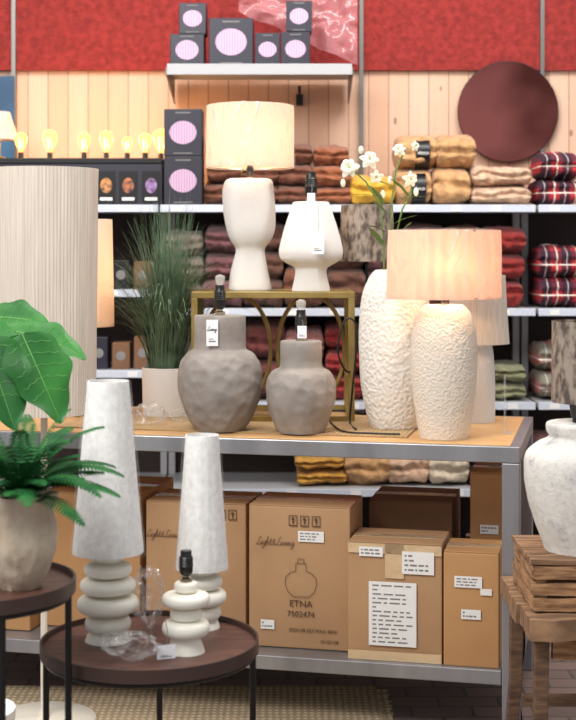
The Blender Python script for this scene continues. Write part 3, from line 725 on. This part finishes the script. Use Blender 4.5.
def crumple(name,loc,r,sc,sd,label):
    import bmesh
    bm=bmesh.new(); bmesh.ops.create_icosphere(bm,subdivisions=5,radius=1)
    for v in bm.verts:
        p=v.co.copy(); w_=Vector((noise.noise(p*1.3+Vector((sd,0,0))),noise.noise(p*1.3+Vector((0,sd,0))),noise.noise(p*1.3+Vector((0,0,sd)))))
        pp=p+w_*.8; nn=noise.noise(pp*1.3+Vector((sd,0,0)))*.35+(.25-abs(noise.noise(pp*2.6+Vector((0,sd,0)))))*.4+(.2-abs(noise.noise(pp*6+Vector((0,0,sd)))))*.15
        v.co=Vector((p.x*r*sc[0]*(1+nn),p.y*r*sc[1]*(1+nn),p.z*r*sc[2]*(1+nn)))
    zm=min(v.co.z for v in bm.verts)
    for v in bm.verts: v.co.z-=zm
    me=bpy.data.meshes.new(name); bm.to_mesh(me); bm.free(); me.materials.append(m['plastic']); me.shade_smooth()
    o=bpy.data.objects.new(name,me); COL.objects.link(o); o.location=loc; tag(o,label,'plastic bag'); return o
crumple('plastic_bag',(X(150,4.75),4.75,TZ+.003),.05,(1.1,.8,.7),3,'crumpled clear plastic bag lying beside the white pot')
crumple('plastic_bag',(X(178,4.78),4.82,TZ+.003),.03,(.9,.8,.7),7,'small crumpled clear plastic bag behind the grey lamp')
# ------------------------------------------------------------ cartons
def carton(px0,px1,t,D,z0,h,mat,label,extra=0,tape=True):
    a=TB(px0,t);b=TB(px1,t); w=(b-a).length; c=(a+b)/2+V*D/2
    e=E('cardboard_box',(c.x,c.y,z0),label,'box',rz=ANG+extra)
    q=MB(); q.b2(-w/2,w/2,-D/2,D/2,0,h-.004); q.obj('carton_body',mat,e,False,bevel=.004)
    for s in(-1,1): MB().b2(-w/2+.001,w/2-.001,s*.002,s*(D/2-.001),h-.0035,h).obj('top_flap',mat,e,False,bevel=.001)
    if tape:
        MB().b2(-w/2,w/2,-.025,.025,h,h+.0008).obj('tape',m['tape'],e,False)
    return e,w,D,h
def lab(e,x,z,w,h,yf,bars=3,name='shipping_label'):
    o=MB().b2(-w/2,w/2,-.0006,0,-h/2,h/2).obj(name,m['paper'],e,False,loc=(x,yf-.0006,z))
    q=MB()
    for i in range(bars):
        zz=h/2-h*(i+.9)/(bars+.8); xx=-w*.42
        while xx<w*.3:
            l_=random.uniform(.06,.22)*w; q.b2(xx,min(xx+l_,w*.42),-.0012,-.0006,zz-h*.1/bars*1.6,zz+h*.1/bars*1.6); xx+=l_+w*.05
            if random.random()<.15: break
    if bars: q.obj('printed_lines',m['inkg'],o,False)
    return o
def arrows(e,x,z0,yf,mt):
    q=MB(); q.b2(x,x+.028,yf-.001,yf,z0,z0+.003).b2(x,x+.002,yf-.001,yf,z0+.003,z0+.032).b2(x+.026,x+.028,yf-.001,yf,z0+.003,z0+.032).b2(x,x+.028,yf-.001,yf,z0+.032,z0+.034)
    q.add([(x+.007,yf-.001,z0+.02),(x+.021,yf-.001,z0+.02),(x+.014,yf-.001,z0+.029)],[(0,1,2)]).b2(x+.012,x+.016,yf-.001,yf,z0+.007,z0+.02)
    q.obj('printed_symbol',mt,e,False)
random.seed(11)
e,w,D,h=carton(249,350,.10,.24,SZ,.46,m['card'],'large cardboard lamp box printed ETNA with a vase drawing')
yf=-D/2-.0045
script('Light&Living',.025,m['inkb'],e,-w*.24,yf,h*.72,.0007)
text('ETNA',.03,m['inkb'],e,(w*.02,yf,h*.295)); text('7502474',.026,m['inkb'],e,(w*.02,yf,h*.225))
text('Ø25×38 E27 MAX 40W',.016,m['inkb'],e,(w*.14,yf,h*.12)); text('25×25×38',.014,m['inkb'],e,(w*.3,yf,h*.05))
pr=[(0,.60),(.05,.60),(.05,.58),(.05,.545),(.1,.535),(.15,.50),(.155,.45),(.13,.40),(.09,.375),(.075,.365)]
pts=[(x*w*1.0+.02*w,yf,z*h*1.0) for x,z in pr]; mir=[(-x*w*1.0+.02*w,yf,z*h) for x,z in pr[::-1]]
q=MB(); q.tube(pts+mir,.0009,5,True); q.tube([(.02*w-.01,yf,.602*h),(.02*w-.01,yf,.63*h),(.02*w+.01,yf,.63*h),(.02*w+.01,yf,.602*h)],.0009,5); q.obj('printed_drawing',m['inkb'],e)
lab(e,w*.12,h*.79,.085,.035,yf,3); lab(e,-w*.31,h*.16,.045,.03,yf,2)
for i in range(3): arrows(e,-w*.1+i*.038,h*.86,yf,m['inkb'])
e,w,D,h=carton(348,442,.03,.22,SZ,.37,m['card'],'taped cardboard box with a large white packing list')
yf=-D/2-.0045
for a in((-.03,.03,h*.70,h-.004),(-w/2+.001,w/2-.001,0.001,.03),(-w/2+.001,w/2-.001,h-.035,h-.004)):
    MB().b2(a[0],a[1],-D/2-.0048,-D/2-.0041,a[2],a[3]).obj('tape',m['tape'],e,False)
lab(e,-w*.02,h*.40,.15,.2,yf-.001,14,'packing_list'); lab(e,w*.25,h*.84,.1,.07,yf-.001,4); lab(e,-w*.25,h*.92,.075,.03,yf-.001,2)
e,w,D,h=carton(443.5,499,.02,.20,SZ,.355,m['card2'],'narrow orange brown cardboard box with two small labels')
yf=-D/2-.0045
lab(e,-w*.05,h*.74,.085,.035,yf,3); lab(e,w*.27,h*.66,.035,.02,yf,0); lab(e,w*.0,h*.46,.06,.03,yf,2)
e,w,D,h=carton(146,246,.17,.24,SZ,.445,m['card'],'large plain cardboard lamp box standing on the lower shelf')
yf=-D/2-.0045
script('Light&Living',.024,m['inkb'],e,-w*.32,yf,h*.73,.0007)
for i in range(2): arrows(e,w*.22+i*.038,h*.88,yf,m['inkb'])
e,w,D,h=carton(42,140,.18,.38,SZ,.46,m['card2'],'tall orange brown cardboard box near the floor lamp pole')
yf=-D/2-.0045; lab(e,w*.05,h*.6,.07,.05,yf,2)
e,w,D,h=carton(-75,30,.10,.38,SZ,.40,m['card2'],'wide orange brown cardboard box at the table end')
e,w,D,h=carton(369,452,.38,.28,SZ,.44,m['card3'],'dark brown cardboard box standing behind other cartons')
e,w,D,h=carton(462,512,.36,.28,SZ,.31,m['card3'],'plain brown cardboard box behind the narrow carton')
e2,w,D,h=carton(470,509,.37,.26,SZ+.311,.235,m['card2'],'small orange cardboard box stacked on another carton')
lab(e2,-w*.0,h*.2,.06,.03,-D/2-.0045,2)
# ------------------------------------------------------------ round tray tables
def rtable(px,d,z,r,angs,label):
    e=E('tray_table',(X(px,d),d,0),label,'side table')
    q=MB(); q.lathe([(.0001,z-.014),(r-.004,z-.014),(r-.004,z),(.0001,z)],72); q.obj('tabletop',m['walnut'],e)
    q=MB(); q.lathe([(r-.0035,z-.018),(r+.002,z-.018),(r+.002,z+.014),(r-.0035,z+.014)],72,loop=True); q.obj('tray_rim',m['rimbrown'],e)
    for a in angs:
        a=math.radians(a); c=math.cos(a);s=math.sin(a); rr=r-.012
        MB().tube([(rr*c,rr*s,z-.0185),(rr*c,rr*s,0.01)],.008,10).obj('leg',m['black'],e)
    MB().tube([((r-.012)*math.cos(2*pi*i/60),(r-.012)*math.sin(2*pi*i/60),z-.026) for i in range(60)],.006,8,True).obj('frame_ring',m['black'],e)
    MB().tube([((r-.012)*math.cos(2*pi*i/60),(r-.012)*math.sin(2*pi*i/60),.008) for i in range(60)],.008,8,True).obj('base_ring',m['black'],e)
    return e
T1=.53
rtable(150,3.45,T1,.266,(-3,183,90),'low round tray table with dark walnut top and black metal frame')
rtable(-25,3.22,.73,.228,(-2,-62,118,178),'taller round tray table with dark walnut top and black legs')
# foreground lamps
def bulges(b,yb):
    P=[]
    for i,(cy,hh,hw) in enumerate(b):
        nk=16; pin=min(hw*.5,9)
        for k in range(nk+1):
            t=-pi/2+pi*k/nk
            P.append((pin+(hw-pin)*max(0,math.cos(t))**.36,cy+hh*math.sin(t)))
    out=[P[0]]
    for p in P[1:]:
        if p[1]-out[-1][1]>.02: out.append(p)
    return out
def stackl(px,d,b,foot,yb,label,sh=None,sd=0):
    e=E('table_lamp',(X(px,d),d,T1+.0005),label,'lamp',rz=random.uniform(-.3,.3))
    P=bulges(b,yb); P+= [(foot*.75,P[-1][1]+1),(foot*.9,yb-6),(foot,yb)]
    P=pxprof(P,d,T1,0); body(e,P,m['creamgloss'],n=64,sharp=75)
    top=P[0][1]
    if sh:
        socket(e,top,.05,.013)
        z0,z1,rb,rt=Z(sh[1],d)-T1,Z(sh[0],d)-T1,sh[3]*d/F,sh[2]*d/F
        shade(e,z0,z1,rb,rt,m['shadewrap'],0,1,wav=.001,rings=False,lab='white boucle shade wrapped in plastic')
        film(e,z0,z1,rb,rt,.003,.006,sd,mat='wrap2')
    else: socket(e,top,.075,.017)
    return e,top
stackl(108,3.48,[(558.5,6,17),(573,6.5,24),(589,7.5,28),(607.5,8.5,31),(627,7.5,23)],23,644,'tall cream stacked disc lamp with plastic wrapped white shade',(381,552,20.5,35.5),3)
stackl(202,3.60,[(574,6,14),(587.5,6,20.5),(602.5,7,24.5),(618,6.5,19)],18,633,'cream stacked disc lamp with smaller plastic wrapped white shade',(435,568,16.5,26),7)
e,top=stackl(186,3.38,[(590,5,12),(602.5,6.5,24),(617,5.5,16),(631,7.5,24)],19,655,'short cream stacked disc lamp base with black socket')
hang_tag(e,-.05,-.065,.036,.045,.033,'',rz=.2,cord=.06)
crumple('plastic_bag',(X(148,3.6),3.6,T1),.055,(.8,.8,1.2),12,'crumpled clear plastic bag between the cream lamps')
crumple('plastic_bag',(X(130,3.30),3.30,T1),.048,(1.4,.8,.6),21,'crumpled clear plastic bag on the walnut tray')
# ------------------------------------------------------------ fern pot
d=3.2; Zp=.7305; e=E('potted_fern',(X(20,d),d,Zp),'green fern in a crinkled sandy ceramic pot','plant')
P=pxprof([(31,497),(36,496),(35,503),(32,515),(35,535),(35,550),(29,572),(22,586),(20,590)],d,Zp,4)
q=MB(); q.lathe([(.0001,P[0][1]-.02),(P[0][0]-.01,P[0][1]-.02)]+P+[(.0001,0)],96,fn=lambda t,z,r:.005*math.sin(7*t+1)*(z/.2)+.006*noise.noise(Vector((math.cos(t)*3,math.sin(t)*3,z*18)))+.003*noise.noise(Vector((math.cos(t)*7,math.sin(t)*7,z*40)))); q.obj('pot',m['pottan'],e)
pt=P[0][1]
q=MB(); q.lathe([(.0001,pt-.012),(P[0][0]-.010,pt-.014)],30); q.obj('soil',m['soil'],e)
def frond(e,dirv,ln,rise,droop,wd):
    ln*=.96
    q=MB(); dirv=Vector(dirv).normalized(); side=Vector((-dirv.y,dirv.x,0)); N=56; pts=[]
    def pos(u): return Vector((0,0,pt-.01))+dirv*ln*u+Vector((0,0,rise*u*1.6-(droop+rise*.6)*u*u))
    for k in range(N+1): pts.append(pos(k/N))
    q.tube(pts,[.0016*(1-.7*k/N) for k in range(N+1)],5)
    for k in range(3,N):
        u=k/N; c=pos(u); tg=(pos(min(1,u+.02))-pos(u-.02)).normalized(); L_=wd*.85*math.sin(pi*(.2+.78*u))**.7
        for s in(-1,1):
            dd_=(side*s+tg*.35-Vector((0,0,.2+.14*math.sin(k*3)))).normalized(); b=tg*ln/N*.7
            p1=c+dd_*L_*.5; up=Vector((0,0,.003)); p2=c+dd_*L_*.85
            q.add([c-b*.7,c+b*.7,p1+b*1.0+up,p1-b*1.0+up,p2+b*.6,p2-b*.4,c+dd_*L_+b*.2],[(0,1,2,3),(3,2,4,5),(5,4,6)])
    q.obj('frond',m['fern'],e,sharp=0)
random.seed(5)
fr=[((1,-.2,0),.25,.10,.09,.05),((1,.3,0),.23,.14,.08,.05),((.9,-.7,0),.22,.05,.09,.048),((.3,-1,0),.18,.08,.07,.045),((-.3,-1,0),.18,.10,.05,.045),((-1,-.3,0),.24,.14,.08,.05),((-.8,.6,0),.2,.16,.04,.045),((.5,.9,0),.2,.18,.04,.045),((-.1,1,0),.18,.2,.03,.045),((1,.05,0),.2,.2,.04,.042),((-.6,-.6,0),.18,.2,.05,.042),((.6,-.4,0),.16,.19,.05,.04),((.1,-.5,0),.12,.2,.03,.036),((-1,.1,0),.2,.08,.1,.045),((.8,-.45,0),.24,.14,.12,.048),((.7,.5,0),.2,.12,.06,.045),((-.5,.2,0),.14,.22,.03,.04),((.4,.1,0),.12,.22,.02,.04),((-.9,-.8,0),.22,.08,.06,.045),((.9,-.3,0),.17,.08,.03,.045),((.2,-.9,0),.14,.14,.04,.042),((-.4,-.9,0),.14,.15,.04,.042),((1,-.05,0),.25,.15,.1,.046),((.5,-.8,0),.16,.1,.05,.045),((-.7,-.2,0),.16,.17,.04,.045),((.75,-.15,0),.15,.13,.03,.045),((.3,-.6,0),.13,.12,.02,.045),((0,-.9,0),.16,.06,.03,.045),((-.5,-.4,0),.13,.14,.02,.042),((.95,.2,0),.2,.09,.04,.048)]
for a in fr: frond(e,*a)
# ------------------------------------------------------------ big leaf plant
d=3.75; bx=X(-30,d)
e=E('potted_leaf_plant',(bx,d,0),'tall plant with large glossy green leaves','plant')
q=MB(); q.lathe([(.0001,0),(.09,0),(.12,.25),(.12,.27),(.105,.27),(.1,.24),(.0001,.24)],40); q.obj('pot',m['potwhite'],e)
def Q(px,py,dd_): return Vector((X(px,dd_)-bx,dd_-d,Z(py,dd_)))
q=MB(); q.tube([(0,0,.24),(.01,0,.6),(-.01,-.02,.9),(0,-.02,1.15),(.02,-.03,1.32)],[.012,.011,.01,.009,.006],8); q.obj('stem',m['bark'],e)
lv=[((22,334),(60,420),3.56,.17,.05,(.75,-1,.35)),((16,332),(86,356),3.66,.12,.35,(.1,-.7,1)),((-14,318),(52,324),3.74,.13,.3,(0,-.7,1)),((-16,338),(14,426),3.52,.16,.05,(.3,-1,.3)),((-34,345),(34,352),3.62,.14,.3,(0,-.9,1)),((-30,345),(-90,360),3.7,.14,.4,(0,-.5,1))]
for (a,b_,dd_,w,dr,up) in lv:
    A=Q(*a,dd_);B=Q(*b_,dd_-.05); q=MB(); q.tube([Vector((0,-.02,A.z-.12)),A*.6+Vector((0,0,(A.z-.05)*.4)),A],.003,6)
    mid,veins,upv=leafmesh(q,A,(B-A)+Vector((0,0,dr*.1)),up,(B-A).length*1.02,w,dr,30,.2,heart=True); lf=q.obj('leaf',m['leaf'],e,sharp=0)
    q=MB(); q.tube([p_+upv*.0008 for p_ in mid[:-2]],[.0018*(1-.8*i/len(mid)) for i in range(len(mid)-2)],5)
    for vv in veins: q.tube(vv,.0006,4)
    q.obj('leaf_veins',m['vein'],lf)
# ------------------------------------------------------------ right side stool, crate, vase lamp
sx0=X(527,3.85)
e=E('wooden_bench',(sx0+.3,4.0,0),'rustic weathered wooden bench with thick plank top','bench')
for i in range(3): MB().rough(-.31-.008*(i%2),.4,-.26+i*.175,-.26+i*.175+.169,.455,.51,.006,i+1,.03).obj('seat_plank',m['oldwood2'],e,sharp=35)
for (a,b_) in((-.27,-.2),(-.27,.2),(.36,-.2),(.36,.2)): MB().tube([(a,b_,.4515),(a-.004,b_*1.04,.2),(a+(-.02 if a<0 else .02),b_*1.1,0)],[.028,.025,.023],4,square=True).obj('leg',m['darkwood'],e,False,bevel=.003)
for y0,y1 in((-.215,-.19),(.19,.215)): MB().rough(-.24,.33,y0,y1,.39,.450,.004,4).obj('apron',m['oldwoodh'],e,sharp=35)
for y0,y1 in((-.2,-.17),(.17,.2)): MB().rough(-.25,.34,y0,y1,.14,.17,.003,6).obj('stretcher',m['darkwood'],e,sharp=35)
e=E('wooden_crate',(X(534,3.8)+.22,3.98,.5135),'old slatted wooden crate turned upside down on the bench','crate')
cw=.22; cd=.17; ch=.128
for k in range(3):
    z=.003+k*.043; hh_=[.034,.031,.035][k]; j=[.0,.006,-.004][k]
    MB().rough(-cw-j,cw+j,-cd,-cd+.012,z,z+hh_,.0045,k+11,.022).obj('side_slat',m['oldwoodh'],e,sharp=35); MB().rough(-cw,cw,cd-.012,cd,z,z+hh_,.003,k+14,.025).obj('side_slat',m['oldwoodh'],e,sharp=35)
    MB().rough(-cw,-cw+.012,-cd+.015,cd-.015,z,z+hh_,.003,k+17,.025).obj('end_slat',m['oldwood'],e,sharp=35); MB().rough(cw-.012,cw,-cd+.015,cd-.015,z,z+hh_,.003,k+19,.025).obj('end_slat',m['oldwood'],e,sharp=35)
for k in range(4): y=-cd+k*.088; MB().rough(-cw-.006,cw,y,y+.074,ch+.001,ch+.014,.003,k+30,.025).obj('top_board',m['oldwood2'],e,sharp=35)
for a in(-1,1):
    for b_ in(-1,1): MB().b2(a*(cw-.014),a*(cw-.038),b_*(cd-.015),b_*(cd-.038),0,ch-.001).obj('corner_post',m['oldwood'],e,False)
d=3.95; zc=.5135+ch+.0145
e=E('table_lamp',(X(583,d),d,zc),'distressed whitewashed urn lamp with mottled brown shade','lamp')
P=pxprof([(22,431),(34,431),(37,434),(36,440),(34,446),(45,452),(56,462),(58.5,478),(56,502),(48,530),(40,551),(38,558)],d,zc,4)
body(e,P,m['distress'],n=90,fn=lambda t,z,r:.002*noise.noise(Vector((math.cos(t)*2,math.sin(t)*2,z*9)))+.0015*noise.noise(Vector((math.cos(t)*9,math.sin(t)*9,z*60)))); top=P[0][1]
q=MB(); q.lathe([(.03,top),(.03,top+.01),(.008,top+.02),(.008,top+.14),(.0001,top+.14)],20); q.obj('neck',m['black'],e)
shade(e,Z(402,d)-zc,Z(321,d)-zc,31*d/F,31*d/F,m['shadebrown'],0,1,wav=.002,rings=False)
q=MB(); q.tube([(-.04,-.05,top+.06),(-.03,-.03,top+.02)],.01,8); q.obj('bulb_socket',m['blackpl'],e)
cable([Vector((X(536,4.12),4.3,.49)),Vector((X(525,4.2),4.3,.6)),Vector((X(522,4.2),4.29,.45)),Vector((X(530,4.2),4.3,.3)),Vector((X(524,4.2),4.3,.15)),Vector((X(530,4.2),4.3,.005))],'black power cable hanging behind the wooden bench',.004)
# cream lamp on bulb display
e=E('table_lamp',(X(-1,6.45),6.45,ZA+42*6.34/F+.026),'small cream shade lamp on the bulb display','lamp')
zl=e.location.z
q=MB(); q.lathe([(.03,0),(.03,.008),(.006,.015),(.006,.09),(.0001,.09)],20); q.obj('lamp_base',m['gold'],e)
shade(e,Z(140,6.45)-zl,Z(112,6.45)-zl,.088,.05,m['shadebig'],0,1,rings=False)
# ------------------------------------------------------------ rug
q=MB().b2(-1.1,.30,3.0,4.78,0.001,.012)
o=q.obj('jute_rug',m['rug'],smooth=False); tag(o,'woven natural jute rug with fringe on the brick floor','rug')
q=MB()
for i in range(90):
    y=3.02+i*1.75/90; q.b2(.30,.335+random.uniform(-.005,.008),y,y+.008,.002,.007)
g=q.obj('fringe',m['rug'],o,False); g['kind']='stuff'
# ------------------------------------------------------------ lights
def area(loc,rot,sx,sy,p,col):
    l=bpy.data.lights.new('overhead_area_light','AREA'); l.shape='RECTANGLE'; l.size=sx; l.size_y=sy; l.energy=p; l.color=col
    o=bpy.data.objects.new('overhead_area_light',l); COL.objects.link(o); o.location=loc; o.rotation_euler=rot
area((-1.6,1.8,3.6),(math.radians(38),math.radians(-22),0),2.2,1.4,142,(1,.99,.975))
area((1.2,4.6,4.3),(math.radians(0),math.radians(8),0),1.6,1.6,45,(1,.96,.91))
area((0,4.6,3.9),(math.radians(45),0,0),4.0,.6,92,(1,.96,.92))  # added light tilted towards the back wall to brighten the dark shelves
wd=bpy.data.worlds.new('w'); S.world=wd; wd.use_nodes=True; wt=wd.node_tree; bg=wt.nodes['Background']
tc=wt.nodes.new('ShaderNodeTexCoord'); nz=wt.nodes.new('ShaderNodeTexNoise'); nz.inputs['Scale'].default_value=14; nz.inputs['Detail'].default_value=3
wt.links.new(tc.outputs['Generated'],nz.inputs[0])
mr=wt.nodes.new('ShaderNodeMapRange'); mr.inputs[1].default_value=.4; mr.inputs[2].default_value=.6; wt.links.new(nz.outputs[0],mr.inputs[0])
mx=wt.nodes.new('ShaderNodeMix'); mx.data_type='RGBA'; mx.inputs[6].default_value=(.42,.40,.40,1); mx.inputs[7].default_value=(1.42,1.47,1.54,1); wt.links.new(mr.outputs[0],mx.inputs[0]); wt.links.new(mx.outputs[2],bg.inputs[0]); bg.inputs[1].default_value=.58
# ------------------------------------------------------------ camera
c=bpy.data.cameras.new('camera'); co=bpy.data.objects.new('camera',c); COL.objects.link(co)
co.location=(0,0,H); co.rotation_euler=(pi/2,0,0); c.sensor_fit='VERTICAL'; c.sensor_height=36; c.sensor_width=28.8; c.lens=70; c.shift_y=-110/720
c.dof.use_dof=True; c.dof.focus_distance=4.3; c.dof.aperture_fstop=4.0
S.camera=co
S.view_settings.view_transform='Standard'; S.view_settings.exposure=0
